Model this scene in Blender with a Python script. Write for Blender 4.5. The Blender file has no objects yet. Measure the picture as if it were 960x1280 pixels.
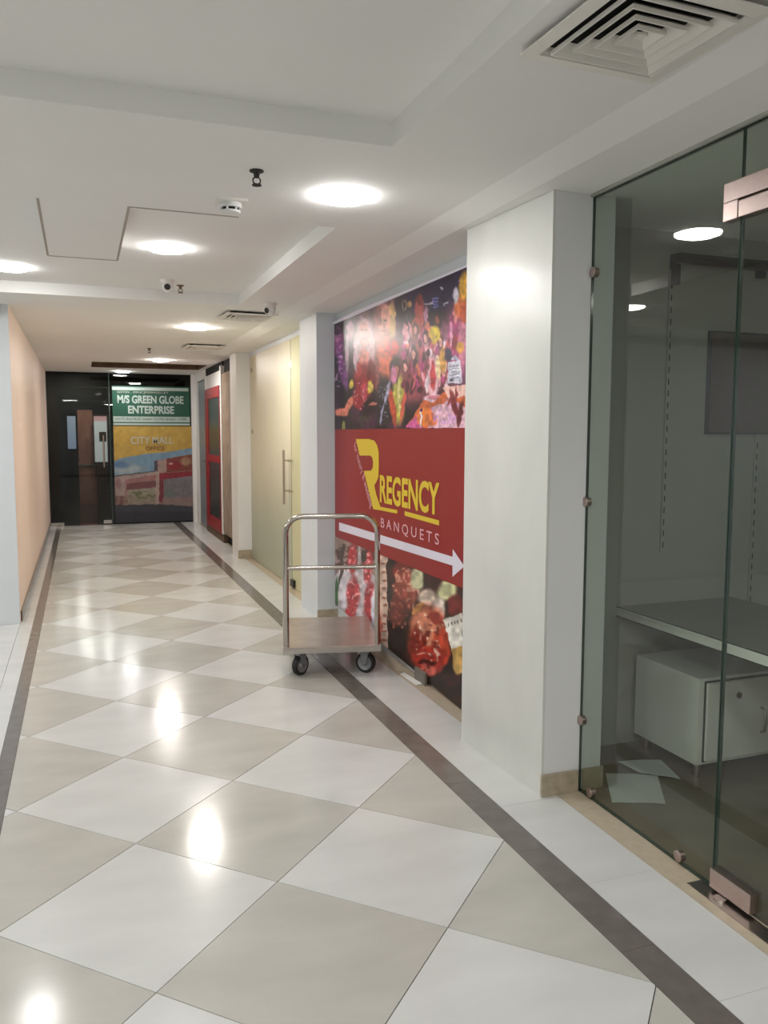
import bpy, bmesh, math, random
import numpy as np
from mathutils import Vector, Matrix
random.seed(7)
PI = math.pi
SC = bpy.context.scene
COL = SC.collection

# ------------------------------------------------------------------ camera
F_PX = 1028.87                                    # focal length in pixels of the 960x1280 frame
YAW, PITCH, ROLL = .3526, -.0949, .0026
CAM = np.array([.2795, -4.2559, 1.4783])
_d = np.array([math.sin(YAW)*math.cos(PITCH), math.cos(YAW)*math.cos(PITCH), math.sin(PITCH)])
_r0 = np.array([math.cos(YAW), -math.sin(YAW), 0.]); _u0 = np.cross(_r0, _d)
_r = _r0*math.cos(ROLL)+_u0*math.sin(ROLL); _u = -_r0*math.sin(ROLL)+_u0*math.cos(ROLL)
cd = bpy.data.cameras.new('camera'); cam = bpy.data.objects.new('camera', cd); COL.objects.link(cam)
cd.sensor_fit = 'VERTICAL'; cd.sensor_height = 32.0; cd.lens = 32.0*F_PX/1280; cd.clip_start = .05
M = Matrix.Identity(4)
for i in range(3):
    M[i][0] = _r[i]; M[i][1] = _u[i]; M[i][2] = -_d[i]; M[i][3] = CAM[i]
cam.matrix_world = M
SC.camera = cam
# ------------------------------------------------------------------ world, exposure
w = bpy.data.worlds.new('world'); SC.world = w; w.use_nodes = True
w.node_tree.nodes['Background'].inputs[0].default_value = (.9, .95, 1, 1)
w.node_tree.nodes['Background'].inputs[1].default_value = .25
vs = SC.view_settings
vs.view_transform = 'Standard'; vs.look = 'None'; vs.gamma = 1; vs.exposure = 0.0
SC.cycles.use_denoising = True
SC.cycles.max_bounces = 10; SC.cycles.diffuse_bounces = 5; SC.cycles.transparent_max_bounces = 12
LAMP = 88.0                                      # radiance of the ceiling light panels

# ------------------------------------------------------------------ materials
def lin(c):
    return tuple(((v/255)/12.92 if v/255 <= .04045 else ((v/255+.055)/1.055)**2.4) for v in c)
def mat(name, rgb, rough=.6, metal=0., spec=.5, noise=0., nscale=4., bump=0., bscale=60., coat=0., stretch=None):
    m = bpy.data.materials.new(name); m.use_nodes = True
    nt = m.node_tree; b = nt.nodes['Principled BSDF']
    c = lin(rgb)
    b.inputs['Base Color'].default_value = (*c, 1); b.inputs['Roughness'].default_value = rough
    b.inputs['Metallic'].default_value = metal; b.inputs['Specular IOR Level'].default_value = spec
    b.inputs['Coat Weight'].default_value = coat
    tc = nt.nodes.new('ShaderNodeTexCoord'); src = tc.outputs['Object']
    if stretch:
        mp = nt.nodes.new('ShaderNodeMapping'); mp.inputs['Scale'].default_value = stretch
        nt.links.new(src, mp.inputs[0]); src = mp.outputs[0]
    if noise:
        n = nt.nodes.new('ShaderNodeTexNoise'); n.inputs['Scale'].default_value = nscale
        n.inputs['Detail'].default_value = 6; nt.links.new(src, n.inputs['Vector'])
        r = nt.nodes.new('ShaderNodeValToRGB')
        r.color_ramp.elements[0].position = .3; r.color_ramp.elements[1].position = .7
        r.color_ramp.elements[0].color = (*[v*(1-noise) for v in c], 1)
        r.color_ramp.elements[1].color = (*[min(1, v*(1+noise)) for v in c], 1)
        nt.links.new(n.outputs['Fac'], r.inputs[0]); nt.links.new(r.outputs[0], b.inputs['Base Color'])
    if bump:
        n2 = nt.nodes.new('ShaderNodeTexNoise'); n2.inputs['Scale'].default_value = bscale
        bp = nt.nodes.new('ShaderNodeBump'); bp.inputs['Strength'].default_value = bump
        bp.inputs['Distance'].default_value = .004
        nt.links.new(src, n2.inputs['Vector']); nt.links.new(n2.outputs['Fac'], bp.inputs['Height'])
        nt.links.new(bp.outputs[0], b.inputs['Normal'])
    return m
def glass_mat(name, tint, refl=1.0, rough=0., ior=1.5):
    m = bpy.data.materials.new(name); m.use_nodes = True; nt = m.node_tree
    nt.nodes.remove(nt.nodes['Principled BSDF']); out = nt.nodes['Material Output']
    t = nt.nodes.new('ShaderNodeBsdfTransparent'); t.inputs[0].default_value = (*tint, 1)
    g = nt.nodes.new('ShaderNodeBsdfGlossy'); g.inputs['Roughness'].default_value = rough
    g.inputs[0].default_value = (refl, refl, refl, 1)
    f = nt.nodes.new('ShaderNodeFresnel'); f.inputs['IOR'].default_value = ior
    mx = nt.nodes.new('ShaderNodeMixShader'); ge = nt.nodes.new('ShaderNodeNewGeometry')   # reflect once per sheet: outer skin only
    sb = nt.nodes.new('ShaderNodeMath'); sb.operation = 'SUBTRACT'; sb.inputs[0].default_value = 1; nt.links.new(ge.outputs['Backfacing'], sb.inputs[1])
    mu = nt.nodes.new('ShaderNodeMath'); mu.operation = 'MULTIPLY'; nt.links.new(f.outputs[0], mu.inputs[0]); nt.links.new(sb.outputs[0], mu.inputs[1])
    nt.links.new(mu.outputs[0], mx.inputs[0]); nt.links.new(t.outputs[0], mx.inputs[1]); nt.links.new(g.outputs[0], mx.inputs[2])
    nt.links.new(mx.outputs[0], out.inputs[0]); return m
def emis(name, rgb, s):
    m = bpy.data.materials.new(name); m.use_nodes = True; nt = m.node_tree
    b = nt.nodes['Principled BSDF']; b.inputs['Emission Color'].default_value = (*rgb, 1); b.inputs['Emission Strength'].default_value = s
    b.inputs['Base Color'].default_value = (.8, .8, .8, 1); return m
def print_mat(name, rough):
    m = bpy.data.materials.new(name); m.use_nodes = True; nt = m.node_tree; b = nt.nodes['Principled BSDF']
    a = nt.nodes.new('ShaderNodeVertexColor'); a.layer_name = 'print'
    nt.links.new(a.outputs['Color'], b.inputs['Base Color']); b.inputs['Roughness'].default_value = rough; b.inputs['Specular IOR Level'].default_value = .32
    return m
def streak_tile(name, rgb, var):
    """polished porcelain: soft cloudy veining and a light polish haze"""
    m = mat(name, rgb, rough=.19, noise=var, nscale=2.6, spec=.30, stretch=(1, 2.4, 1))
    nt = m.node_tree; n = nt.nodes.new('ShaderNodeTexNoise'); n.inputs['Scale'].default_value = 1.3; n.inputs['Detail'].default_value = 1
    tc = nt.nodes.new('ShaderNodeTexCoord'); mr = nt.nodes.new('ShaderNodeMapRange')      # uneven polish
    mr.inputs['From Min'].default_value = .2; mr.inputs['From Max'].default_value = .8; mr.inputs['To Min'].default_value = .12; mr.inputs['To Max'].default_value = .24; mr.interpolation_type = 'SMOOTHSTEP'
    nt.links.new(tc.outputs['Object'], n.inputs['Vector']); nt.links.new(n.outputs['Fac'], mr.inputs['Value'])
    nt.links.new(mr.outputs[0], nt.nodes['Principled BSDF'].inputs['Roughness']); return m

MT = dict(
    ceiling=mat('painted ceiling', (232, 232, 229), .85, noise=.02, nscale=1.5),
    soffit=mat('painted soffit', (232, 232, 230), .8, noise=.02),
    wall=mat('white wall paint', (222, 223, 222), .6, noise=.025, nscale=2),
    peach=mat('peach wall paint', (244, 220, 204), .45, noise=.03, nscale=1.2),
    cool=mat('cool white paint', (214, 220, 224), .5, noise=.02),
    laminate=mat('pearl laminate', (213, 214, 209), .22, noise=.06, nscale=3, stretch=(1, 1, .5), bump=.05, bscale=120),
    whitetile=streak_tile('white tile', (206, 207, 205), .05),
    greytile=streak_tile('grey tile', (186, 184, 177), .07),
    band=mat('dark grey border stone', (108, 103, 98), .16, noise=.12, nscale=14),
    beige=mat('beige stone', (188, 175, 154), .25, noise=.05, nscale=30),
    grout=mat('grout', (96, 92, 84), .9),
    skirt=mat('beige skirting stone', (166, 154, 132), .3, noise=.15, nscale=25),
    darkskirt=mat('brown skirting', (96, 80, 66), .15, noise=.2, nscale=20),
    steel=mat('brushed steel', (178, 172, 166), .28, 1., noise=.05, nscale=40),
    chrome=mat('polished tube steel', (190, 183, 175), .14, 1.),
    patch=mat('satin steel patch', (188, 170, 164), .34, 1., noise=.04, nscale=60),
    boxgrey=mat('grey box plastic', (112, 106, 98), .5),
    deck=mat('scuffed steel sheet', (182, 170, 160), .3, .7, noise=.12, nscale=9, bump=.1, bscale=30),
    rubber=mat('black rubber', (28, 28, 29), .55, noise=.15, nscale=30),
    hub=mat('grey wheel hub', (140, 143, 145), .4, .3),
    black=mat('black plastic', (18, 18, 18), .45),
    vent=mat('vent enamel', (226, 223, 216), .5),
    void=mat('dark void', (10, 10, 9), .9),
    brown=mat('bare brown board', (104, 86, 66), .8, noise=.25, nscale=9, bump=.4),
    plaster=mat('rough raw plaster', (134, 118, 102), .9, noise=.2, nscale=7, bump=.6, bscale=30),
    debris=mat('broken brown screed', (92, 74, 58), .9, noise=.35, nscale=14, bump=.8, bscale=40),
    red=mat('red frame paint', (132, 12, 22), .45, noise=.05),
    darkpane=mat('dark pane', (40, 46, 46), .3),
    greydoor=mat('blue grey door paint', (118, 128, 134), .4, noise=.06),
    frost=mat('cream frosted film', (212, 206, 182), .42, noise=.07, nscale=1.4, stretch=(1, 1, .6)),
    frostdoor=mat('frosted film strip', (202, 200, 162), .42, noise=.05, nscale=2),
    edge=mat('green glass edge', (38, 58, 48), .1),
    cabinet=mat('white cabinet laminate', (236, 235, 230), .4, noise=.02),
    groove=mat('dark gap', (50, 48, 44), .8),
    shopfloor=mat('brown grey shop floor', (128, 116, 100), .22, noise=.12, nscale=5),
    shopwall=mat('shop wall paint', (166, 166, 158), .6, noise=.04, nscale=1),
    shopgrey=mat('grey counter laminate', (128, 130, 122), .5),
    joint=mat('darker panel joint', (168, 160, 150), .9),
    board=mat('brown board', (92, 74, 64), .45, noise=.08),
    paper=mat('paper', (222, 224, 220), .7),
    red_print=mat('crimson print', (146, 34, 36), .33, spec=.32, noise=.02),
    yellow=mat('yellow print', (222, 194, 48), .35),
    lilac=mat('white print', (226, 222, 236), .35),
    pinkp=mat('pink print', (232, 176, 186), .35),
    green=mat('green banner print', (14, 78, 58), .4, noise=.05),
    pale=mat('pale banner print', (172, 188, 180), .4),
    silver=mat('silver print', (184, 184, 170), .4),
    brownp=mat('brown print', (120, 84, 40), .4),
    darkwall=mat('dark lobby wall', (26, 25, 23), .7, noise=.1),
    pinkwall=mat('pink stone cladding', (196, 140, 122), .5, noise=.25, nscale=6),
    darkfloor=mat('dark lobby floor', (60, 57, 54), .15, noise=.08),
    glass=glass_mat('greenish clear glass', (.855, .89, .86), 1.0),
    darkglass=glass_mat('dark lobby glass', (.62, .63, .61), .55),
    lamp=emis('lamp diffuser', (1, .985, .965), LAMP),
    lampwarm=emis('warm lamp diffuser', (1, .93, .86), LAMP*2.8),
    screen=emis('blue screen', (.06, .13, .26), 1.2),
    litposter=emis('backlit poster', (.55, .6, .62), .8),
    redlit=emis('backlit red strip', (.5, .05, .07), .8),
    filldim=emis('added dim fill diffuser', (1, .95, .88), LAMP*.22),
    faraway=emis('small far lamp', (1, 1, .95), 420),
)

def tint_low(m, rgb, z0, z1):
    """base colour blends to a greener tint towards the foot of the pane"""
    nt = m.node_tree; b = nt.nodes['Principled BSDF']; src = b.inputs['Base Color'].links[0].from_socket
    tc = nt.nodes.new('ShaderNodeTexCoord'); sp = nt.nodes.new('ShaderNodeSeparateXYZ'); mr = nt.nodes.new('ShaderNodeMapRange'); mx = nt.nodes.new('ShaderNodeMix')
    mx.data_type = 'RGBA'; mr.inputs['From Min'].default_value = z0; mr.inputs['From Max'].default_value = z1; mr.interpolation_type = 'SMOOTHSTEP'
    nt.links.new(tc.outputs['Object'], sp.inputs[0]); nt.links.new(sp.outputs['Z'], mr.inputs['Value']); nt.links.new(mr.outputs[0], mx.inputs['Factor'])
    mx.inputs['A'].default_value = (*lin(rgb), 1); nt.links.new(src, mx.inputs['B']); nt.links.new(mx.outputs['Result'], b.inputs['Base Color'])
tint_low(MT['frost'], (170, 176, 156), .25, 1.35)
# ------------------------------------------------------------------ helpers
def link(name, me, m=None, parent=None, loc=None):
    o = bpy.data.objects.new(name, me); COL.objects.link(o)
    if m is not None:
        for mm in (m if isinstance(m, (list, tuple)) else [m]): me.materials.append(mm)
    if parent is not None: o.parent = parent
    if loc: o.location = loc
    return o
def obj(name, bm, m, parent=None, smooth=False, loc=None):
    me = bpy.data.meshes.new(name); bmesh.ops.recalc_face_normals(bm, faces=bm.faces); bm.to_mesh(me); bm.free()
    if smooth:
        for p in me.polygons: p.use_smooth = True
        try: me.set_sharp_from_angle(angle=math.radians(40))
        except Exception: pass
    return link(name, me, m, parent, loc)
def box(bm, x0, x1, y0, y1, z0, z1, bev=0.):
    r = bmesh.ops.create_cube(bm, size=1)
    bmesh.ops.transform(bm, verts=r['verts'], matrix=Matrix.Translation(((x0+x1)/2, (y0+y1)/2, (z0+z1)/2)) @ Matrix.Diagonal((abs(x1-x0), abs(y1-y0), abs(z1-z0), 1)))
    if bev:
        es = list({e for v in r['verts'] for e in v.link_edges})
        bmesh.ops.bevel(bm, geom=es, offset=bev, segments=2, affect='EDGES', profile=.7)
def bx(name, m, parent, x0, x1, y0, y1, z0, z1, bev=0.):
    bm = bmesh.new(); box(bm, x0, x1, y0, y1, z0, z1, bev); return obj(name, bm, m, parent)
def cyl(bm, p, q, r, seg=20, r2=None):
    p = Vector(p); q = Vector(q); d = q-p
    m = Matrix.Translation((p+q)/2) @ d.to_track_quat('Z', 'Y').to_matrix().to_4x4()
    bmesh.ops.create_cone(bm, cap_ends=True, segments=seg, radius1=r, radius2=r if r2 is None else r2, depth=d.length, matrix=m)
def lathe(bm, prof, c, axis='Z', seg=24, cap=True):
    """profile of (radius, height) revolved about an axis through c"""
    rings = []
    for r, h in prof:
        ring = []
        for k in range(seg):
            a = 2*PI*k/seg; x, y = r*math.cos(a), r*math.sin(a)
            p = {'Z': (x, y, h), 'X': (h, x, y), 'Y': (x, h, y)}[axis]
            ring.append(bm.verts.new((c[0]+p[0], c[1]+p[1], c[2]+p[2])))
        rings.append(ring)
    for a, b in zip(rings, rings[1:]):
        for k in range(seg): bm.faces.new((a[k], a[(k+1) % seg], b[(k+1) % seg], b[k]))
    if cap: bm.faces.new(rings[0]); bm.faces.new(rings[-1])
def tube(bm, pts, r, seg=12):
    pts = [Vector(p) for p in pts]; rings = []; prev = None
    for i, p in enumerate(pts):
        t = ((pts[i+1] if i+1 < len(pts) else p)-(pts[i-1] if i else p)).normalized()
        ref = prev if prev else (Vector((0, 0, 1)) if abs(t.z) < .9 else Vector((1, 0, 0)))
        n = (ref-t*ref.dot(t)).normalized(); prev = n; b = t.cross(n)
        rings.append([bm.verts.new(p+(n*math.cos(2*PI*k/seg)+b*math.sin(2*PI*k/seg))*r) for k in range(seg)])
    for a, c in zip(rings, rings[1:]):
        for k in range(seg): bm.faces.new((a[k], a[(k+1) % seg], c[(k+1) % seg], c[k]))
    bm.faces.new(rings[0]); bm.faces.new(rings[-1])
def prism(bm, poly, z0, z1):
    lo = [bm.verts.new((x, y, z0)) for x, y in poly]; hi = [bm.verts.new((x, y, z1)) for x, y in poly]
    bm.faces.new(lo[::-1]); bm.faces.new(hi); n = len(poly)
    for k in range(n): bm.faces.new((lo[k], lo[(k+1) % n], hi[(k+1) % n], hi[k]))
def tag(o, label, cat, group=None, kind=None):
    if label: o['label'] = label
    if cat: o['category'] = cat
    if group: o['group'] = group
    if kind: o['kind'] = kind
    return o
def empty(name, loc=(0, 0, 0), rz=0):
    o = bpy.data.objects.new(name, None); COL.objects.link(o); o.location = loc; o.rotation_euler = (0, 0, rz)
    o.empty_display_size = .1; return o
def struct(o, label, cat):
    return tag(o, label, cat, kind='structure')
def dup(root, loc, label, rz=None):
    def cp(o, par):
        c = o.copy(); COL.objects.link(c); c.parent = par
        for ch in list(o.children): cp(ch, c)
        return c
    r = cp(root, None); r.location = loc; r['label'] = label
    if rz is not None: r.rotation_euler = (0, 0, rz)
    return r
def text_mesh(s, bold=0., space=1.0):
    """letters as a flat bmesh-ready mesh, normalised to the unit square"""
    cu = bpy.data.curves.new('lettering', 'FONT'); cu.body = s; cu.offset = bold; cu.space_character = space
    cu.resolution_u = 4
    t = bpy.data.objects.new('lettering', cu); COL.objects.link(t)
    dg = bpy.context.evaluated_depsgraph_get(); dg.update()
    me = bpy.data.meshes.new_from_object(t.evaluated_get(dg))
    bpy.data.objects.remove(t); me.materials.clear()
    a = np.array([v.co[:] for v in me.vertices]); lo = a.min(0); hi = a.max(0)
    for v, c in zip(me.vertices, a):
        v.co = ((c[0]-lo[0])/(hi[0]-lo[0]), (c[1]-lo[1])/(hi[1]-lo[1]), 0)
    return me
def put_text(name, s, m, parent, corner, du, dv, bold=0., space=1.0, small=False):
    """du, dv: world vectors of the text box width and height"""
    me = text_mesh(s, bold, space); c = Vector(corner); du = Vector(du); dv = Vector(dv)
    for v in me.vertices: v.co = c+du*v.co.x+dv*v.co.y
    bm = bmesh.new(); bm.from_mesh(me); bm.faces.ensure_lookup_table(); seen = set(); islands = []
    for f0 in bm.faces:
        if f0.index in seen: continue
        st, isl = [f0], []; seen.add(f0.index)
        while st:
            f = st.pop(); isl.append([tuple(v.co) for v in f.verts])
            for e in f.edges:
                for g in e.link_faces:
                    if g.index not in seen: seen.add(g.index); st.append(g)
        islands.append(isl)
    bm.free(); out = []
    if small:
        o = link('lettering', me, m, parent); o['kind'] = 'stuff'; return [o]
    for isl in islands:
        b = bmesh.new()
        for f in isl: b.faces.new([b.verts.new(v) for v in f])
        bmesh.ops.remove_doubles(b, verts=b.verts, dist=1e-6); out.append(obj('letter', b, m, parent))
    return out
# picture measurement -> place on a known plane
def ray(x, y): return _d+_r*(x-480)/F_PX-_u*(y-640)/F_PX
def onX(x, y, a): v = ray(x, y); return CAM+v*(a-CAM[0])/v[0]
def onY(x, y, a): v = ray(x, y); return CAM+v*(a-CAM[1])/v[1]
def onZ(x, y, a): v = ray(x, y); return CAM+v*(a-CAM[2])/v[2]

# ------------------------------------------------------------------ floor
H = .42426                                        # half diagonal of a 600 mm tile
XB0, XB1 = -.108, -.042                           # left stone band
XC0, XC1 = XB1, 1.690                             # chequered field
XD0, XD1 = 1.690, 1.806                           # right stone band
XE1 = 2.075                                       # end of white border
Y0, Y1 = -5.2, 9.72
bm = bmesh.new(); box(bm, -6, 6, -7.5, 2.62, -.10, -.006); box(bm, -.2, 6, 2.62, 9.75, -.10, -.006)
floor = struct(obj('floor', bm, MT['grout']), 'polished chequered tile floor of the corridor with dark stone bands', 'floor')
def clip(poly, axis, val, keep_less):
    out = []
    for k in range(len(poly)):
        a, b = poly[k], poly[(k+1) % len(poly)]
        ia = (a[axis] <= val) == keep_less or a[axis] == val; ib = (b[axis] <= val) == keep_less or b[axis] == val
        if ia: out.append(a)
        if ia != ib:
            t = (val-a[axis])/(b[axis]-a[axis]); out.append((a[0]+(b[0]-a[0])*t, a[1]+(b[1]-a[1])*t))
    return out
G = .0016
def tile(poly, m):
    if len(poly) < 3: return
    ar = abs(sum(poly[k][0]*poly[(k+1) % len(poly)][1]-poly[(k+1) % len(poly)][0]*poly[k][1] for k in range(len(poly))))/2
    if ar < .0008: return
    bm = bmesh.new(); prism(bm, poly, -.006, random.uniform(-.0001, .0001)); obj('tile', bm, m, floor)
for i in range(-30, 14):
    for j in range(-12, 32):
        cx, cy = (i+j+1)*H, (j-i)*H
        if cx < XC0-H or cx > XC1+H or cy < Y0 or cy > Y1+H: continue
        q = H-G*1.4
        p = [(cx-q, cy), (cx, cy-q), (cx+q, cy), (cx, cy+q)]
        p = clip(p, 0, XC0+G/2, False); p = clip(p, 0, XC1-G/2, True) if len(p) > 2 else p
        p = clip(p, 1, Y1, True) if len(p) > 2 else p
        tile(p, MT['greytile'] if (i+j) % 2 else MT['whitetile'])
def run_x(x0, x1, ys, ye, pitch, m, off=0.):
    y = ys+off
    while y < ye:
        a = max(y, ys); b = min(y+pitch, ye)
        tile([(x0+G/2, a+G/2), (x1-G/2, a+G/2), (x1-G/2, b-G/2), (x0+G/2, b-G/2)], m); y += pitch
run_x(XB0, XB1, Y0, Y1, .6, MT['band'])
run_x(XD0, XD1, Y0, Y1, .6, MT['band'], -.2)
run_x(XD1, XE1, -5.03, Y1, .6, MT['whitetile'], -.03-.0)
run_x(-.2, XB0, Y0, Y1, .6, MT['whitetile'], -.1)
run_x(XE1, 2.185, -5.2, -1.44, 1.2, MT['beige'])
run_x(XE1, 2.20, -.76, 1.98, 1.2, MT['beige'])
run_x(XE1, 2.22, 2.45, 5.4, 1.2, MT['beige'])
run_x(XE1, 2.20, 5.4, Y1, 1.2, MT['beige'])
for kx in range(4):                                # lobby tiles to the left of the corridor
    for ky in range(13):
        x1 = -.2-kx*.6; yb = 2.62-ky*.6
        m = MT['whitetile']
        tile([(x1-.6+G, yb-.6+G), (x1-G, yb-.6+G), (x1-G, yb-G), (x1-.6+G, yb-G)], m)
bm = bmesh.new(); box(bm, 2.20, 6, -5.2, -1.04, -.006, 0)
sf = obj('shop_floor', bm, MT['shopfloor'], floor)

# ------------------------------------------------------------------ ceiling (stepped plaster with coffers)
ZM, ZS, ZC, ZB = 2.435, 2.408, 2.515, 2.62
def zcell(x, y):
    if y > 7.66 and y < 8.64 and x > .46 and x < 2.0: return ZB
    if x > 1.93 and y < 6.0: return ZS
    if x > 1.80 and y < 6.0: return -1          # gentle slope down to the wall strip
    if y < -1.58 and x < 1.29: return ZC
    if .15 < x < .505 and -.5 < y < .67: return ZM
    if -.47 < y < 2.03 and x < 1.43: return ZC
    return ZM
xs = [-6, .15, .46, .505, 1.29, 1.43, 1.80, 1.93, 2.0, 6]; ys = [-7.5, -1.58, -.5, -.47, .67, 2.03, 6.0, 7.66, 8.64, 9.75]
bm = bmesh.new()
def quad(pts, mi=0):
    f = bm.faces.new([bm.verts.new(p) for p in pts]); f.material_index = mi
Z = [[zcell((xs[a]+xs[a+1])/2, (ys[b]+ys[b+1])/2) for b in range(len(ys)-1)] for a in range(len(xs)-1)]
for a in range(len(xs)-1):
    for b in range(len(ys)-1):
        z = Z[a][b]; x0, x1, y0, y1 = xs[a], xs[a+1], ys[b], ys[b+1]
        if z == -1:
            quad([(x0, y0, ZM), (x0, y1, ZM), (x1, y1, ZS), (x1, y0, ZS)])
            if ys[b+1] == 6.0: quad([(x0, y1, ZM), (x1, y1, ZM), (x1, y1, ZS)])
            continue
        mi = 1 if z == ZB else 0
        quad([(x0, y0, z), (x0, y1, z), (x1, y1, z), (x1, y0, z)], mi)
        if a+1 < len(xs)-1 and Z[a+1][b] not in (z, -1):
            mj = 1 if ZB in (z, Z[a+1][b]) else 0
            quad([(x1, y0, z), (x1, y1, z), (x1, y1, Z[a+1][b]), (x1, y0, Z[a+1][b])], mj)
        if b+1 < len(ys)-1 and Z[a][b+1] not in (z, -1):
            mj = 1 if ZB in (z, Z[a][b+1]) else 0
            quad([(x0, y1, z), (x1, y1, z), (x1, y1, Z[a][b+1]), (x0, y1, Z[a][b+1])], mj)
quad([(-6, -7.5, 2.7), (6, -7.5, 2.7), (6, 9.75, 2.7), (-6, 9.75, 2.7)])
bmesh.ops.remove_doubles(bm, verts=bm.verts, dist=1e-5)
me = bpy.data.meshes.new('ceiling'); bm.to_mesh(me); bm.free()
ceil = struct(link('ceiling', me, [MT['ceiling'], MT['brown']]), 'white plaster ceiling with two shallow recessed coffers', 'ceiling')

def joint(x0, x1, y0, y1):  # thin strips, darker than the ceiling, along the panel edges
    bx('panel_joint', MT['joint'], ceil, x0, x1, y0, y1, ZM-.002, ZM+.004)
joint(.140, .151, -.5, .66); joint(.15, .50, .661, .674); joint(.498, .509, -.5, .67); joint(.505, .97, -.505, -.493)

# ------------------------------------------------------------------ walls
ZT = 2.45
bm = bmesh.new(); box(bm, -.42, -.2, 2.64, 9.75, 0, ZT)
wl = struct(obj('wall_left', bm, MT['peach']), 'peach painted left wall running to the far glass', 'wall')
bm = bmesh.new(); box(bm, -6, -.2, 2.62, 2.64, 0, ZM)
struct(obj('wall_lobby', bm, MT['cool']), 'cool white pier end at the left edge facing the camera', 'wall')
bx('top_cap', MT['greydoor'], bpy.data.objects['wall_lobby'], -.8, -.255, 2.608, 2.62, 2.37, 2.43)
bm = bmesh.new(); box(bm, -.2, -.188, 2.7, 9.70, 0, .085)
struct(obj('baseboard_left', bm, MT['darkskirt']), 'thin dark brown skirting along the peach wall', 'skirting')
bm = bmesh.new(); box(bm, -6.2, -6, -7.5, 2.62, 0, 2.6)
struct(obj('wall_far_left', bm, MT['wall']), 'plain white lobby wall beyond the left of the frame', 'wall')
bm = bmesh.new(); box(bm, -6, 6, -7.7, -7.5, 0, 2.6)
struct(obj('wall_back', bm, MT['wall']), 'plain white wall behind the camera', 'wall')
# near pier
pier = struct(empty('wall_pier', (1.985, -1.1, 0)), 'pearl laminate clad pier between banquet poster and glass shopfront', 'pier')
def child_world(o): o.matrix_parent_inverse = o.parent.matrix_basis.inverted()
def wbx(name, m, parent, *a, bev=0.):
    o = bx(name, m, parent, *a, bev=bev)
    parent_loc = Matrix.Translation(parent.location) if parent.rotation_euler.z == 0 else parent.matrix_basis
    o.matrix_parent_inverse = parent_loc.inverted(); return o
def wprism(name, m, par, poly, z0, z1):
    b = bmesh.new(); prism(b, poly, z0, z1); o = obj(name, b, m, par); o.matrix_parent_inverse = Matrix.Translation(par.location).inverted(); return o
wprism('core', MT['wall'], pier, [(2.018, -1.43), (2.29, -1.43), (2.29, -.757), (1.984, -.757)], 0, ZS)
wprism('laminate_face', MT['laminate'], pier, [(2.006, -1.432), (2.018, -1.432), (1.984, -.755), (1.970, -.755)], 0, ZS-.001)
wbx('core', MT['wall'], pier, 2.19, 2.29, -1.431, -1.05, 0, ZS)
wbx('skirting', MT['skirt'], pier, 2.003, 2.177, -1.444, -1.431, 0, .092, bev=.002)
wbx('skirting', MT['skirt'], pier, 2.200, 2.30, -1.442, -1.432, 0, .092, bev=.002)
# wall behind the poster
bm = bmesh.new(); box(bm, 2.185, 2.4, -.757, 2.6, 0, ZS)
struct(obj('wall_right', bm, MT['cool']), 'white wall behind the tall banquet poster', 'wall')
# middle column
colm = struct(empty('wall_column', (2.1, 2.2, 0)), 'cool white column between the poster and the frosted shopfront', 'column')
wbx('core', MT['cool'], colm, 2.02, 2.3, 2.00, 2.52, 0, ZS)
wbx('skirting', MT['skirt'], colm, 2.016, 2.185, 1.99, 2.00, 0, .075)
# far column
colf = struct(empty('wall_far_column', (2.1, 5.7, 0)), 'pinkish white column before the unfinished shop', 'column')
wbx('core', MT['wall'], colf, 2.0, 2.4, 5.4, 5.82, 0, ZS)
wbx('skirting', MT['skirt'], colf, 1.994, 2.17, 5.385, 5.40, 0, .10)
# lintel above frosted glass
bm = bmesh.new(); box(bm, 2.155, 2.5, 2.52, 5.4, 2.36, ZS+.01)
struct(obj('trim_1', bm, MT['cool']), 'white lintel strip above the frosted glass', 'lintel')
# far right wall with unfinished shop
fw = struct(empty('wall_far_right', (2.2, 8, 0)), 'white far right wall with rough unfinished opening', 'wall')
wbx('raw_plaster', MT['plaster'], fw, 2.06, 2.5, 5.82, 6.84, .14, 2.26)
wbx('void', MT['void'], fw, 2.12, 2.5, 5.82, 6.88, 0, .14)
wbx('void', MT['void'], fw, 2.10, 2.5, 5.82, 6.88, 2.26, 2.6)
wbx('white_jamb', MT['wall'], fw, 2.05, 2.5, 6.84, 6.93, .12, 2.37)
wbx('white_board', MT['wall'], fw, 2.09, 2.5, 6.93, 8.44, .12, 2.33)
wbx('void', MT['void'], fw, 2.085, 2.5, 6.9, 8.44, 2.33, 2.44)
wbx('broken_base', MT['debris'], fw, 2.06, 2.5, 6.84, 8.44, 0, .12)
wbx('white_jamb', MT['wall'], fw, 2.075, 2.5, 8.44, 8.52, 0, ZM)
wbx('white_jamb', MT['wall'], fw, 2.075, 2.5, 9.40, 9.75, 0, ZM)
wbx('white_jamb', MT['wall'], fw, 2.02, 2.075, 9.66, 9.75, 0, ZM)
wbx('white_board', MT['wall'], fw, 2.075, 2.5, 8.52, 9.40, 2.30, ZM)
# grey door at the far end
gd = struct(empty('door_4', (2.12, 8.96, 0)), 'blue grey flush door at the far end of the right wall', 'door')
wbx('leaf', MT['greydoor'], gd, 2.10, 2.14, 8.53, 9.39, .01, 2.29)
b = bmesh.new(); cyl(b, (2.10, 8.62, 1.05), (2.05, 8.62, 1.05), .012); cyl(b, (2.05, 8.62, 1.05), (2.05, 8.75, 1.05), .010)
o = obj('handle', b, MT['steel'], gd); o.matrix_parent_inverse = Matrix.Translation(gd.location).inverted()

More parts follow.
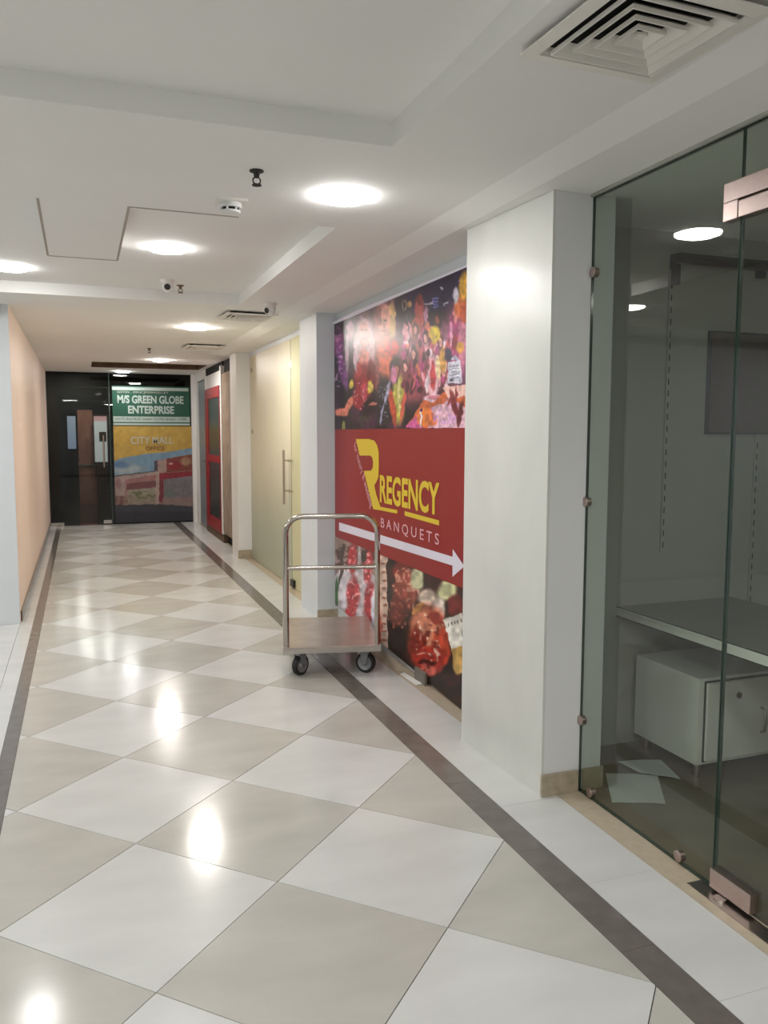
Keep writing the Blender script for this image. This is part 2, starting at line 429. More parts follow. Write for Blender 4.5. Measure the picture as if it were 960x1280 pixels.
# red framed door leaf
rd = empty('red_framed_door', (2.06, 7.6, .12)); tag(rd, 'red framed door leaf with two dark panes near the far end', 'door')
def rbox(name, m, y0, y1, z0, z1, x0=-.02, x1=.02, par=rd): return bx(name, m, par, x0, x1, y0-7.6, y1-7.6, z0-.12, z1-.12, .003)
rbox('stile', MT['red'], 8.02, 8.29, .12, 2.12); rbox('stile', MT['red'], 6.94, 6.97, .12, 2.12)
rbox('rail', MT['red'], 6.97, 8.02, 1.97, 2.12); rbox('rail', MT['red'], 6.97, 8.02, 1.07, 1.17); rbox('rail', MT['red'], 6.97, 8.02, .12, .29)
rbox('pane', MT['darkpane'], 6.97, 8.02, 1.17, 1.97, -.008, .008); rbox('pane', MT['darkpane'], 6.97, 8.02, .29, 1.07, -.008, .008)

# ------------------------------------------------------------------ frosted shopfront (window_2 / door_2)
w2 = struct(empty('window_2', (2.17, 4, 0)), 'cream frosted glass shopfront beside the pinkish column', 'window')
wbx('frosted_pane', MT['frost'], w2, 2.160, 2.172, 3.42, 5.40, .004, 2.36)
wbx('edge_strip', MT['edge'], w2, 2.160, 2.172, 3.408, 3.418, .01, 2.36)
wbx('frosted_pane', MT['frostdoor'], w2, 2.160, 2.172, 2.52, 3.405, .004, 2.36)
for z in (2.2, 1.5):
    b = bmesh.new(); cyl(b, (2.16, 5.27, z), (2.148, 5.27, z), .022); o = obj('standoff_bolt', b, MT['steel'], w2)
    o.matrix_parent_inverse = Matrix.Translation(w2.location).inverted()
b = bmesh.new(); tube(b, [(2.10, 3.47, .80), (2.10, 3.47, 1.32)], .012); 
for z in (.93, 1.22): cyl(b, (2.10, 3.47, z), (2.16, 3.47, z), .009); cyl(b, (2.16, 3.36, z), (2.12, 3.36, z), .010)
o = obj('pull_handle', b, MT['chrome'], w2, True); o.matrix_parent_inverse = Matrix.Translation(w2.location).inverted()
wbx('floor_lock', MT['black'], w2, 2.135, 2.16, 3.28, 3.40, .02, .085, bev=.004)

# ------------------------------------------------------------------ near glass shopfront (window_1, door_1) and shop
XG = 2.185
w1 = struct(empty('window_1', (XG, -1.434, 0)), 'clear greenish frameless glass shopfront right of the pier', 'window')
wbx('glass_pane', MT['glass'], w1, XG, XG+.010, -2.217, -1.434, .006, 2.395)
wbx('glass_pane', MT['glass'], w1, XG, XG+.010, -3.2, -2.223, 2.20, 2.395)
bm = bmesh.new(); box(bm, XG-.0004, XG+.0104, -2.2215, -2.218, .006, 2.395); box(bm, XG-.0004, XG+.0104, -1.4345, -1.432, .006, 2.395)
box(bm, XG-.0004, XG+.0104, -2.217, -1.434, .001, .009); box(bm, XG-.0004, XG+.0104, -3.2, -1.434, 2.394, 2.400)
o = obj('glass_edge', bm, MT['edge'], w1); o.matrix_parent_inverse = Matrix.Translation(w1.location).inverted()
def wobj(name, b, m, par, smooth=True):
    o = obj(name, b, m, par, smooth); o.matrix_parent_inverse = par.matrix_basis.inverted() if par.rotation_euler.z else Matrix.Translation(par.location).inverted(); return o
for y, z in ((-1.452, 2.108), (-1.440, 1.207), (-1.445, .305), (-1.525, .03), (-2.06, .03)):
    b = bmesh.new(); lathe(b, [(.004, -.011), (.017, -.011), (.0195, -.009), (.0195, 0), (.019, .0), (.019, .012), (.015, .016)], (XG-.001, y, z), 'X')
    wobj('standoff_bolt', b, MT['patch'], w1)
b = bmesh.new(); box(b, XG-.014, XG+.024, -3.2, -2.16, 2.187, 2.245, .003); box(b, XG-.014, XG+.024, -2.222, -2.16, 2.13, 2.187, .003)
wobj('overpanel_patch', b, MT['patch'], w1, False)
wbx('header_channel', MT['shopwall'], w1, XG-.012, XG+.026, -5.2, -1.43, 2.397, ZS)
d1 = struct(empty('door_1', (XG, -1.434, 0)), 'frameless glass door with steel patch fittings at the right edge', 'door')
wbx('glass_leaf', MT['glass'], d1, XG, XG+.010, -3.15, -2.228, .012, 2.178)
wbx('glass_edge', MT['edge'], d1, XG-.0004, XG+.0104, -2.2285, -2.2255, .012, 2.178)
wbx('patch_fitting', MT['patch'], d1, XG-.016, XG+.026, -2.40, -2.226, 2.13, 2.180, bev=.003)
wbx('patch_fitting', MT['patch'], d1, XG-.018, XG+.028, -2.40, -2.226, .014, .078, bev=.003)
wbx('floor_plate', MT['steel'], d1, 2.125, 2.183, -2.62, -2.17, 0, .003, bev=.001)
b = bmesh.new(); cyl(b, (XG-.03, -2.29, 0), (XG-.03, -2.29, .012), .02); wobj('pivot_cap', b, MT['steel'], d1)
# continuation of shopfront out of frame
wbx('glass_pane', MT['glass'], w1, XG, XG+.010, -5.2, -3.21, .006, 2.395)

w1.rotation_euler = (0, 0, math.radians(-.6)); d1.rotation_euler = (0, 0, math.radians(-.6))   # the shopfront is set a touch askew

# shop shell
bm = bmesh.new(); box(bm, 2.29, 5.4, -1.05, -.95, 0, 2.412)
we = struct(obj('wall_shop_end', bm, MT['shopwall']), 'plain end wall inside the glass fronted shop', 'wall')
bm = bmesh.new(); box(bm, 5.4, 5.5, -5.2, -.95, 0, 2.412)
struct(obj('wall_shop_side', bm, MT['shopwall']), 'plain side wall deep inside the shop', 'wall')
bm = bmesh.new(); box(bm, 2.19, 5.5, -5.3, -5.2, 0, 2.412)
struct(obj('wall_shop_back', bm, MT['shopwall']), 'shop wall beyond the right of the frame', 'wall')
# slotted shelf rails on end wall
def shelf_rail(x, z0, z1, label):
    t = empty('shelf_rail', (x, -1.05, z0)); tag(t, label, 'shelf rail')
    bx('channel', MT['shopwall'], t, -.011, .011, -.012, 0, 0, z1-z0)
    bm = bmesh.new(); n = int((z1-z0)/.055)
    for k in range(n): box(bm, -.003, .003, -.0125, -.011, .02+k*.055, .02+k*.055+.028)
    obj('slots', bm, MT['void'], t)['kind'] = 'stuff'
shelf_rail(2.872, .92, 2.24, 'slotted steel shelf rail on the shop wall left of the brown board')
shelf_rail(3.42, .62, 1.475, 'slotted steel shelf rail on the shop wall below the brown board')
t = empty('wall_bar', (2.87, -1.05, 2.23)); tag(t, 'dark horizontal bar bracketed high on the shop wall', 'bar')
bx('bar', MT['darkpane'], t, 0, 1.0, -.06, -.03, .03, .075, .003); bx('bracket', MT['darkpane'], t, -.005, .035, -.03, 0, -.06, .075, .003)
bx('bracket', MT['darkpane'], t, .5, .54, -.03, 0, .0, .075, .003)
t = empty('wall_board', (3.10, -1.05, 1.48)); tag(t, 'dark brown rectangular board mounted on the shop wall', 'board')
bx('panel', MT['board'], t, .008, .82, -.018, 0, .008, .48, 0)
b = bmesh.new(); box(b, 0, .83, -.022, 0, 0, .008); box(b, 0, .83, -.022, 0, .48, .488); box(b, 0, .008, -.022, 0, .008, .48); box(b, .82, .83, -.022, 0, .008, .48)
obj('frame', b, MT['groove'], t)
# wall-hung counter
t = empty('wall_counter', (2.63, -1.06, .625)); tag(t, 'long white counter slab fixed to the shop wall above the cabinet', 'counter')
bx('slab', MT['shopgrey'], t, 0, .68, -1.9, .008, .0, .047, .004)
bx('edge_band', MT['cabinet'], t, -.003, 0, -1.9, .008, .004, .042); bx('edge_dark_strip', MT['groove'], t, -.002, 0, -1.9, .008, -.002, .004); bx('edge_dark_strip', MT['groove'], t, -.002, 0, -1.9, .008, .042, .047); bx('support_leg', MT['cabinet'], t, .56, .62, -1.9, -1.84, -.625, 0)  # dark strips above and below the pale edge band
# cabinet
t = empty('pedestal_cabinet', (2.712, -1.52, 0)); tag(t, 'white two door cabinet on short feet inside the shop', 'cabinet')
bx('body', MT['cabinet'], t, 0, .80, 0, .42, .065, .445, .003)
bx('plinth', MT['cabinet'], t, .06, .80, .05, .38, .045, .065)
def cdoor(x0, x1, hx):
    b = bmesh.new(); box(b, x0, x1, -.006, 0, .078, .432); obj('door_gap', b, MT['groove'], t)
    d = bx('door', MT['cabinet'], t, x0+.006, x1-.006, -.018, -.004, .084, .426, .003)
    b = bmesh.new(); tube(b, [(hx, -.018, .18), (hx, -.040, .19), (hx, -.046, .235), (hx, -.040, .28), (hx, -.018, .29)], .006, 10); obj('handle', b, MT['patch'], d, True)
    return d
dd = cdoor(.03, .385, .330); cdoor(.40, .78, .45)
b = bmesh.new(); cyl(b, (.20, -.018, .36), (.20, -.024, .36), .014); obj('lock', b, MT['patch'], dd, True)
for fx, fy in ((.04, .04), (.04, .38), (.74, .04), (.74, .38)):
    b = bmesh.new(); cyl(b, (fx, fy, 0), (fx, fy, .066), .016, 14, .02); obj('foot', b, MT['patch'], t, True)
def sheet(pts, label, z):
    b = bmesh.new(); n = 6; P = [onZ(*p, z) for p in pts]; grid = []
    for a in range(n+1):
        row = []
        for c in range(n+1):
            u, v = a/n, c/n
            q = P[0]*(1-u)*(1-v)+P[1]*u*(1-v)+P[2]*u*v+P[3]*(1-u)*v
            row.append(b.verts.new((q[0], q[1], z+.004*abs(math.sin(3*u+2*v))*(u*(1-u)*4))))
        grid.append(row)
    for a in range(n):
        for c in range(n): b.faces.new((grid[a][c], grid[a+1][c], grid[a+1][c+1], grid[a][c+1]))
    r = bmesh.ops.extrude_face_region(b, geom=b.faces[:]); 
    for v in r['geom']:
        if isinstance(v, bmesh.types.BMVert): v.co.z += .0012
    tag(obj('paper_sheet', b, MT['paper']), label, 'paper')
sheet([(757, 967), (822, 970), (832, 1005), (765, 1003)], 'pale paper sheet lying nearest the glass on the shop floor', .0005)
sheet([(772, 952), (826, 950), (851, 974), (800, 966)], 'second paper sheet half behind the first, by the cabinet foot', .0075)

# ------------------------------------------------------------------ banquet poster (printed vinyl sheet)
def in_poly(px, py, poly):
    ins = np.zeros(px.shape, bool); n = len(poly)
    for k in range(n):
        x0, y0 = poly[k]; x1, y1 = poly[(k+1) % n]
        if y0 == y1: continue
        c = ((y0 > py) != (y1 > py)) & (px < (x1-x0)*(py-y0)/(y1-y0)+x0); ins ^= c
    return ins
rng = np.random.RandomState(5)
def vnoise(x, y, s, seed):
    r = np.random.RandomState(seed); g = r.rand(64, 64)
    fx, fy = x/s, y/s; ix, iy = np.floor(fx).astype(int), np.floor(fy).astype(int); tx, ty = fx-ix, fy-iy
    tx = tx*tx*(3-2*tx); ty = ty*ty*(3-2*ty); a = lambda i, j: g[i % 64, j % 64]
    return (a(ix, iy)*(1-tx)+a(ix+1, iy)*tx)*(1-ty)+(a(ix, iy+1)*(1-tx)+a(ix+1, iy+1)*tx)*ty
def sl(c): return np.array(c, float)
class Paint:
    def __init__(s, x, y, base, warp=4.5):
        w = lambda sc, sd: vnoise(x+900, y+900, sc, sd)-.5
        s.x = x+warp*(2.6*w(30, 41)+.7*w(11, 42)); s.y = y+warp*(3*w(34, 43)+.8*w(13, 44)); s.c = np.zeros((len(x), 3))+sl(base)
    def _mix(s, a, col): s.c = s.c*(1-a[:, None])+sl(col)*a[:, None]
    def ell(s, cx, cy, rx, ry, col, soft=.38, rot=0., a=1.):
        dx, dy = s.x-cx, s.y-cy; c, n = math.cos(math.radians(rot)), math.sin(math.radians(rot))
        u, v = dx*c+dy*n, -dx*n+dy*c; d = np.sqrt((u/rx)**2+(v/ry)**2)
        s._mix(np.clip((1-d)/soft+.5, 0, 1)*a, col)
    def poly(s, p, col, a=1.): s._mix(in_poly(s.x, s.y, p)*a, col)
    def speckle(s, cx, cy, rx, ry, col, sc, th, seed, a=1.):
        d = np.sqrt(((s.x-cx)/rx)**2+((s.y-cy)/ry)**2); n = vnoise(s.x+500, s.y+500, sc, seed)
        s._mix((d < 1)*np.clip((n-th)*5, 0, 1)*a*.85, col)
def print_sheet(name, m, parent, P, idx, cols):
    me = bpy.data.meshes.new(name); me.from_pydata([tuple(p) for p in P], [], idx.tolist()); me.update()
    ca = me.color_attributes.new('print', 'FLOAT_COLOR', 'POINT')
    c = np.clip(cols/255., 0, 1); c = np.where(c <= .04045, c/12.92, ((c+.055)/1.055)**2.4)
    ca.data.foreach_set('color', np.concatenate([c, np.ones((len(c), 1))], 1).ravel().astype(np.float32))
    return link(name, me, m, parent)
def grid_idx(nu, nv, flip=False):
    i = np.arange(nu*nv).reshape(nv, nu); q = np.stack([i[:-1, :-1], i[:-1, 1:], i[1:, 1:], i[1:, :-1]], -1).reshape(-1, 4)
    return q[:, ::-1] if flip else q
XP = 2.158
def px_of(Pw):
    q = Pw-CAM; z = q@_d; return 480+F_PX*(q@_r)/z, 640-F_PX*(q@_u)/z
poster = empty('banquet_poster', (XP, .8, 0)); tag(poster, 'tall red banquet hall poster with party and grilled meat pictures', 'poster')
PINV = Matrix.Translation(poster.location).inverted()
YF, YN = 1.975, -.745                             # far and near ends of the sheet
def zbot(y): return .0+.112*max(0, min(1, (y+.40)/2.4))
def pz(z): return z
bm = bmesh.new()                                   # backing sheet with thickness
for (x, n) in ((XP+.002, 0),):
    v = [(YF, zbot(YF)+.002), (-.38, .002), (YN, .002), (YN, 2.328), (YF, 2.328)]
    a = [bm.verts.new((XP+.001, y, z)) for y, z in v]; b_ = [bm.verts.new((XP+.027, y, z)) for y, z in v]
    bm.faces.new(a); bm.faces.new(b_[::-1])
    for k in range(5): bm.faces.new((a[k], a[(k+1) % 5], b_[(k+1) % 5], b_[k]))
o = obj('backing_board', bm, MT['red_print'], poster); o.matrix_parent_inverse = PINV
def zone(name, zlo, zhi, nu, nv, painter, off):
    yy = np.linspace(YF, YN, nu); P = []
    T = np.linspace(0, 1, nv)
    lo = np.array([zlo(y) for y in yy]); hi = np.array([zhi(y) for y in yy])
    zz = lo[None, :]+(hi-lo)[None, :]*T[:, None]; Yg = np.repeat(yy[None, :], nv, 0)
    P = np.stack([np.full(zz.size, XP-off), Yg.ravel(), zz.ravel()], -1)
    x, y = px_of(P); cols = painter(x, y)
    o = print_sheet(name, MT['poster_print'], poster, P, grid_idx(nu, nv, True), cols); o.matrix_parent_inverse = PINV; return o
MT['poster_print'] = print_mat('glossy poster print', .33)
MT['banner_print'] = print_mat('matt banner print', .5)
def party(px, py):
    x, y = (px-410)*5.333, (py-330)*5.333
    p = Paint(x, y, (30, 20, 30))
    n = vnoise(x, y, 60, 1); p._mix(np.clip((n-.45)*2, 0, .8), (74, 34, 66))
    p.poly([(520, 180), (930, 0), (930, 260), (700, 330), (560, 330)], (36, 24, 58))
    r = np.random.RandomState(11)
    E = p.ell
    E(640, 680, 190, 230, (116, 58, 72), .7); E(640, 560, 150, 110, (140, 76, 96), .7); E(560, 800, 90, 120, (150, 70, 78), .7); E(760, 560, 70, 160, (128, 70, 90), .7)
    E(240, 560, 120, 260, (96, 60, 70), .8); E(370, 500, 90, 240, (128, 74, 80), .8); E(860, 560, 90, 260, (170, 90, 130), .8)
    # far-left man in purple light
    E(66, 520, 34, 110, (128, 58, 118)); E(60, 480, 20, 40, (176, 110, 158)); E(62, 452, 26, 22, (60, 24, 56)); E(95, 700, 26, 140, (120, 60, 128), rot=-12)
    p.speckle(70, 640, 40, 180, (196, 150, 206), 16, .66, 3)
    # dark haired woman
    E(150, 520, 34, 190, (58, 40, 52)); E(150, 440, 24, 70, (168, 120, 142)); E(128, 600, 12, 120, (160, 130, 150))
    # long haired woman 2
    E(245, 560, 68, 210, (196, 158, 168)); E(240, 470, 34, 84, (206, 130, 128)); E(232, 440, 8, 5, (70, 30, 40)); E(256, 440, 8, 5, (70, 30, 40)); E(245, 500, 12, 6, (150, 40, 50))
    E(240, 640, 34, 90, (210, 128, 118)); E(240, 780, 66, 120, (150, 40, 48)); E(205, 700, 26, 50, (192, 60, 60)); E(300, 620, 9, 150, (214, 170, 176))
    E(290, 740, 30, 110, (120, 30, 36)); E(185, 600, 14, 120, (202, 170, 186)); E(250, 330, 30, 30, (96, 54, 60))
    # big blonde woman
    E(370, 430, 62, 180, (172, 100, 100)); E(425, 380, 26, 130, (206, 164, 104)); E(372, 370, 44, 96, (226, 156, 142)); E(340, 340, 20, 80, (150, 84, 82)); E(385, 378, 14, 6, (60, 30, 36)); E(352, 372, 9, 5, (60, 30, 36)); E(372, 415, 6, 12, (196, 110, 104)); E(370, 440, 16, 7, (176, 46, 56))
    E(385, 630, 62, 140, (216, 104, 74)); E(430, 560, 46, 56, (196, 52, 50)); E(395, 590, 26, 8, (160, 50, 44), rot=30); E(330, 760, 14, 150, (150, 70, 66))
    E(372, 920, 52, 170, (26, 22, 30)); E(395, 860, 12, 80, (150, 150, 180), rot=12); E(360, 1000, 8, 70, (140, 140, 170), rot=8)
    p.speckle(372, 930, 44, 160, (170, 170, 196), 9, .76, 4)
    # limes, drinks, hands
    E(205, 900, 46, 70, (158, 34, 46)); E(240, 850, 22, 60, (190, 60, 80)); p.speckle(215, 880, 50, 90, (226, 150, 166), 12, .62, 5)
    E(155, 800, 15, 34, (206, 186, 66)); E(280, 822, 21, 42, (216, 190, 60)); E(282, 822, 13, 30, (226, 206, 96)); E(105, 1080, 12, 34, (150, 150, 70))
    E(90, 990, 46, 26, (224, 124, 100)); E(140, 940, 20, 60, (214, 120, 96), rot=20); E(300, 935, 34, 10, (196, 110, 100), rot=-20)
    # woman in lime top
    E(470, 900, 44, 160, (188, 182, 72)); E(445, 700, 34, 90, (40, 24, 30)); E(455, 720, 18, 44, (186, 100, 92)); E(430, 960, 18, 130, (204, 74, 50), rot=-8); E(505, 920, 12, 140, (210, 84, 70), rot=10); E(435, 740, 20, 60, (206, 120, 160)); E(474, 880, 12, 120, (222, 210, 130))
    # crowd
    for k in range(84):
        cx, cy = r.uniform(495, 800), r.uniform(430, 860); c = [(196, 80, 96), (226, 150, 166), (120, 40, 60), (236, 200, 214), (180, 60, 120), (70, 26, 44), (214, 110, 84)][r.randint(7)]
        E(cx, cy, r.uniform(7, 18), r.uniform(22, 62), c, rot=r.uniform(-12, 12))
    E(610, 330, 34, 130, (168, 70, 66)); E(612, 240, 20, 40, (120, 44, 40)); E(575, 430, 20, 70, (196, 100, 84)); E(655, 340, 14, 60, (176, 120, 150))
    for cx, cy in ((580, 440), (650, 500), (512, 690), (570, 600), (748, 520)): E(cx, cy-10, 18, 50, (60, 24, 34)); E(cx, cy, 12, 32, (220, 150, 144))
    # yellow shirt man
    E(725, 400, 28, 60, (52, 26, 30)); E(726, 375, 14, 28, (140, 72, 56)); E(714, 465, 38, 52, (218, 190, 44)); E(705, 500, 22, 30, (204, 170, 40)); E(765, 640, 24, 90, (206, 150, 70))
    # smoke rings / neon marks
    E(512, 275, 18, 36, (150, 130, 110)); E(512, 275, 10, 24, (34, 20, 30)); E(545, 268, 14, 26, (170, 120, 70)); p.poly([(640, 262), (700, 256), (700, 268), (640, 274)], (170, 160, 180))
    for k in range(4): p.poly([(700, 225+k*20), (738, 218+k*20), (738, 228+k*20), (700, 235+k*20)], (110, 110, 190))
    p.poly([(770, 270), (805, 240), (808, 252), (774, 284)], (150, 150, 170)); E(880, 110, 22, 8, (70, 70, 170), rot=-25); E(760, 160, 8, 12, (180, 170, 200)); E(540, 350, 18, 36, (90, 70, 80)); E(540, 350, 10, 24, (40, 26, 36))
    # right side woman and balloons
    E(850, 470, 46, 150, (176, 60, 116)); E(850, 350, 16, 46, (216, 130, 130)); E(838, 520, 34, 50, (150, 36, 50)); E(900, 520, 34, 150, (206, 120, 150)); E(820, 470, 10, 90, (226, 150, 190))
    E(890, 280, 48, 80, (206, 104, 56)); E(912, 150, 40, 96, (216, 160, 50)); E(852, 212, 20, 56, (206, 200, 214)); E(905, 330, 26, 60, (190, 80, 50)); E(880, 560, 26, 40, (214, 150, 60))
    E(800, 610, 26, 44, (44, 40, 84))
    # white cards, tall pink cocktail
    p.poly([(800, 660), (885, 640), (890, 790), (795, 795)], (206, 204, 222)); p.poly([(810, 640), (850, 610), (880, 640)], (180, 180, 206))
    for k in range(5): p.poly([(812, 680+k*20), (876, 672+k*20), (876, 678+k*20), (812, 686+k*20)], (130, 130, 156))
    E(822, 775, 12, 10, (60, 60, 80))
    E(700, 760, 34, 150, (232, 180, 194)); E(700, 740, 18, 100, (200, 60, 70)); E(700, 905, 62, 34, (236, 196, 214)); E(700, 890, 40, 16, (206, 120, 140)); E(660, 800, 12, 60, (240, 214, 226)); E(735, 690, 14, 80, (236, 200, 150))
    # table
    p.poly([(520, 1095), (640, 905), (700, 930), (790, 830), (930, 830), (930, 1095)], (216, 100, 52))
    p.poly([(520, 1095), (590, 1005), (640, 1095)], (206, 84, 150)); p.poly([(690, 960), (830, 900), (930, 960), (930, 1095), (670, 1095)], (226, 176, 196))
    p.poly([(760, 820), (930, 800), (930, 880), (800, 900)], (236, 186, 176)); E(640, 1020, 50, 60, (224, 120, 48)); E(690, 1040, 34, 44, (220, 110, 60)); p.speckle(780, 990, 120, 90, (196, 140, 206), 18, .6, 8)
    E(840, 930, 20, 90, (120, 30, 40), rot=-14); E(880, 1000, 16, 90, (96, 26, 34), rot=10); E(815, 900, 9, 50, (150, 50, 50), rot=20); E(855, 870, 9, 60, (140, 44, 50)); E(620, 1030, 6, 60, (226, 214, 226)); E(622, 972, 8, 12, (40, 26, 90))
    E(240, 1030, 50, 20, (70, 60, 56)); E(230, 1050, 20, 40, (60, 54, 50))
    n = vnoise(x, y, 22, 7); m_ = vnoise(x*1.6, y*.6, 14, 77); p.c *= (.76+.34*n+.24*m_)[:, None]; p.c = p.c*.9+.1*p.c.mean(1)[:, None]
    return p.c
def food(px, py):
    x, y = (px-410)*3.556, (py-530)*3.556
    p = Paint(x, y, (30, 19, 18)); E = p.ell
    n = vnoise(x, y, 34, 2); p._mix(np.clip((n-.5)*2, 0, .7), (66, 28, 24))
    # grill skewers panel
    p.poly([(20, 480), (232, 560), (232, 1060), (20, 900)], (206, 196, 204))
    p.poly([(20, 490), (232, 570), (232, 690), (150, 640), (60, 620), (20, 700)], (150, 126, 118)); p.speckle(120, 600, 110, 60, (70, 44, 38), 14, .5, 21)
    for cx, cy, rx, ry in ((108, 600, 22, 66), (112, 760, 26, 86), (178, 640, 20, 76), (186, 790, 26, 84), (98, 850, 24, 50)):
        E(cx, cy, rx, ry, (172, 48, 58), rot=2); p.speckle(cx, cy, rx, ry, (226, 160, 160), 9, .6, int(cx))
    E(142, 640, 8, 120, (196, 184, 188)); E(66, 730, 14, 110, (212, 206, 216)); E(38, 745, 8, 66, (60, 104, 56)); p.poly([(60, 530), (76, 536), (66, 660), (44, 720)], (84, 66, 60)); E(160, 590, 10, 30, (66, 56, 56)); E(206, 840, 14, 110, (218, 216, 232))
    # cream divider
    p.poly([(226, 560), (262, 580), (262, 1080), (226, 1050)], (206, 180, 164))
    for k in range(11): E(250, 620+k*38, 10, 6, (150, 90, 74))
    E(232, 960, 10, 110, (186, 84, 66))
    # grilled meat
    E(330, 660, 40, 60, (110, 30, 30)); E(345, 740, 56, 90, (150, 66, 54)); p.speckle(345, 740, 60, 100, (206, 150, 128), 11, .6, 31); E(310, 830, 40, 70, (104, 36, 30)); p.speckle(310, 840, 46, 80, (176, 100, 80), 13, .62, 32)
    E(395, 690, 28, 50, (196, 196, 158)); E(525, 740, 46, 46, (196, 196, 150)); E(470, 690, 36, 60, (60, 20, 22)); E(440, 770, 40, 40, (206, 186, 170)); E(570, 810, 40, 50, (110, 34, 34)); E(490, 830, 30, 60, (224, 208, 196))
    E(450, 960, 92, 150, (176, 72, 46)); E(420, 900, 54, 84, (196, 120, 92)); E(470, 940, 30, 110, (206, 130, 100), rot=6); E(395, 970, 30, 70, (140, 44, 34)); E(500, 1000, 40, 90, (190, 70, 44)); E(455, 1050, 70, 60, (176, 50, 38)); E(440, 1062, 44, 12, (84, 20, 18)); E(440, 1096, 40, 28, (206, 100, 86)); E(396, 820, 34, 12, (190, 130, 70), rot=-40)
    p.speckle(450, 950, 70, 120, (238, 206, 186), 12, .67, 33); p.speckle(450, 980, 80, 130, (110, 30, 24), 16, .68, 34)
    E(480, 860, 34, 24, (150, 50, 40), rot=40)
    p.poly([(510, 870), (600, 840), (600, 1010), (556, 1010)], (224, 220, 210)); p.poly([(545, 1000), (600, 985), (600, 1100), (570, 1110)], (196, 156, 88)); E(576, 1070, 20, 44, (206, 166, 96))
    for k in range(5): E(540+k*13, 892-k*4, 3, 8, (120, 110, 100))
    n = vnoise(x, y, 18, 9); p.c *= (.8+.42*n)[:, None]
    return p.c
zone('party_picture', lambda y: 1.510, lambda y: 2.326, 420, 190, party, .0006)
zone('food_picture', lambda y: zbot(y)+.003, lambda y: .664, 420, 150, food, .0006)
XT = XP-.0012
def pbox(name, pts, m):                            # flat printed shape from (y, z) outline
    bm = bmesh.new(); a = [bm.verts.new((XT, y, z)) for y, z in pts]; b2 = [bm.verts.new((XT+.0008, y, z)) for y, z in pts]
    bm.faces.new(a); bm.faces.new(b2[::-1]); n = len(pts)
    for k in range(n): bm.faces.new((a[k], a[(k+1) % n], b2[(k+1) % n], b2[k]))
    bm.normal_update(); bmesh.ops.triangulate(bm, faces=[f for f in bm.faces if len(f.verts) > 4])
    o = obj(name, bm, m, poster); o.matrix_parent_inverse = PINV; return o
def yz(x, y): q = onX(x, y, XP); return (q[1], q[2])
def lp(x, y): return yz(436+x/13.475, 550+y/13.475)  # logo outline measured on the sheet
logo = [(120, -15), (330, -18), (430, 10), (480, 90), (505, 200), (508, 400), (500, 620), (470, 700), (432, 765), (460, 900), (500, 1020), (535, 1125),
        (820, 1180), (818, 1240), (540, 1185), (415, 1165), (255, 520), (375, 518), (405, 470), (412, 380), (400, 300), (370, 262), (185, 262)]
pbox('logo_letter', [lp(*q) for q in logo], MT['yellow'])
pbox('underline', [(.475, 1.000), (-.049, .994), (-.049, .966), (.475, .972)], MT['yellow'])
pbox('arrow', [(1.862, .788), (-.234, .814), (-.234, .856), (-.38, .784), (-.234, .704), (-.234, .766), (1.862, .725)], MT['lilac'])
def ptext(s, y0, y1, z0, z1, m, bold=0., space=1.):
    for o in put_text('lettering', s, m, poster, (XT, y0, z0), (0, y1-y0, 0), (0, 0, z1-z0), bold, space): o.matrix_parent_inverse = PINV
ptext('REGENCY', .928, -.050, 1.018, 1.206, MT['yellow'], .03, 1.0)
ptext('BANQUETS', .905, -.050, .842, .918, MT['pinkp'], .004, 1.5)
a = Vector((XT, *yz(441.5, 560))); c = Vector((XT, *yz(462.5, 637.5)))
d = c-a; nrm = Vector((0, -d.z, d.y)).normalized(); nrm = nrm if nrm.y < 0 else -nrm
for o in put_text('lettering', 'for luxury & wedding', MT['pinkp'], poster, a, d, nrm*.08, .008, 1.1, True): o.matrix_parent_inverse = PINV
pbox('border_strip', [(2.0, 2.340), (YN, 2.332), (YN, 2.327), (2.0, 2.322)], MT['lilac'])
bm = bmesh.new(); tube(bm, [(XP+.004, 2.05, 2.336), (XP-.004, 1.6, 2.340), (XP-.004, .8, 2.336), (XP+.002, .2, 2.333), (XP+.004, YN, 2.332)], .009, 8)
o = obj('rolled_top_edge', bm, MT['lilac'], poster, True); o.matrix_parent_inverse = PINV
# small bits at foot of the poster
P0, P1 = onX(516, 848, XP-.03), onX(529, 857, XP-.03)
tag(bx('junction_box', MT['boxgrey'], None, XP-.020, XP-.003, P1[1], P0[1], .0, .075, .003), 'small dark box on the floor against the poster foot', 'box')
b = bmesh.new(); q = [onZ(*p, .001) for p in ((505, 841), (528, 855), (520, 857), (500, 843))]
vv = [b.verts.new((p[0], p[1], .002)) for p in q]; f = b.faces.new(vv); r = bmesh.ops.extrude_face_region(b, geom=[f])
for v in r['geom']:
    if isinstance(v, bmesh.types.BMVert): v.co.z += .002
tag(obj('paper_scrap', b, MT['paper']), 'white paper scrap on the floor in front of the small dark box', 'paper')

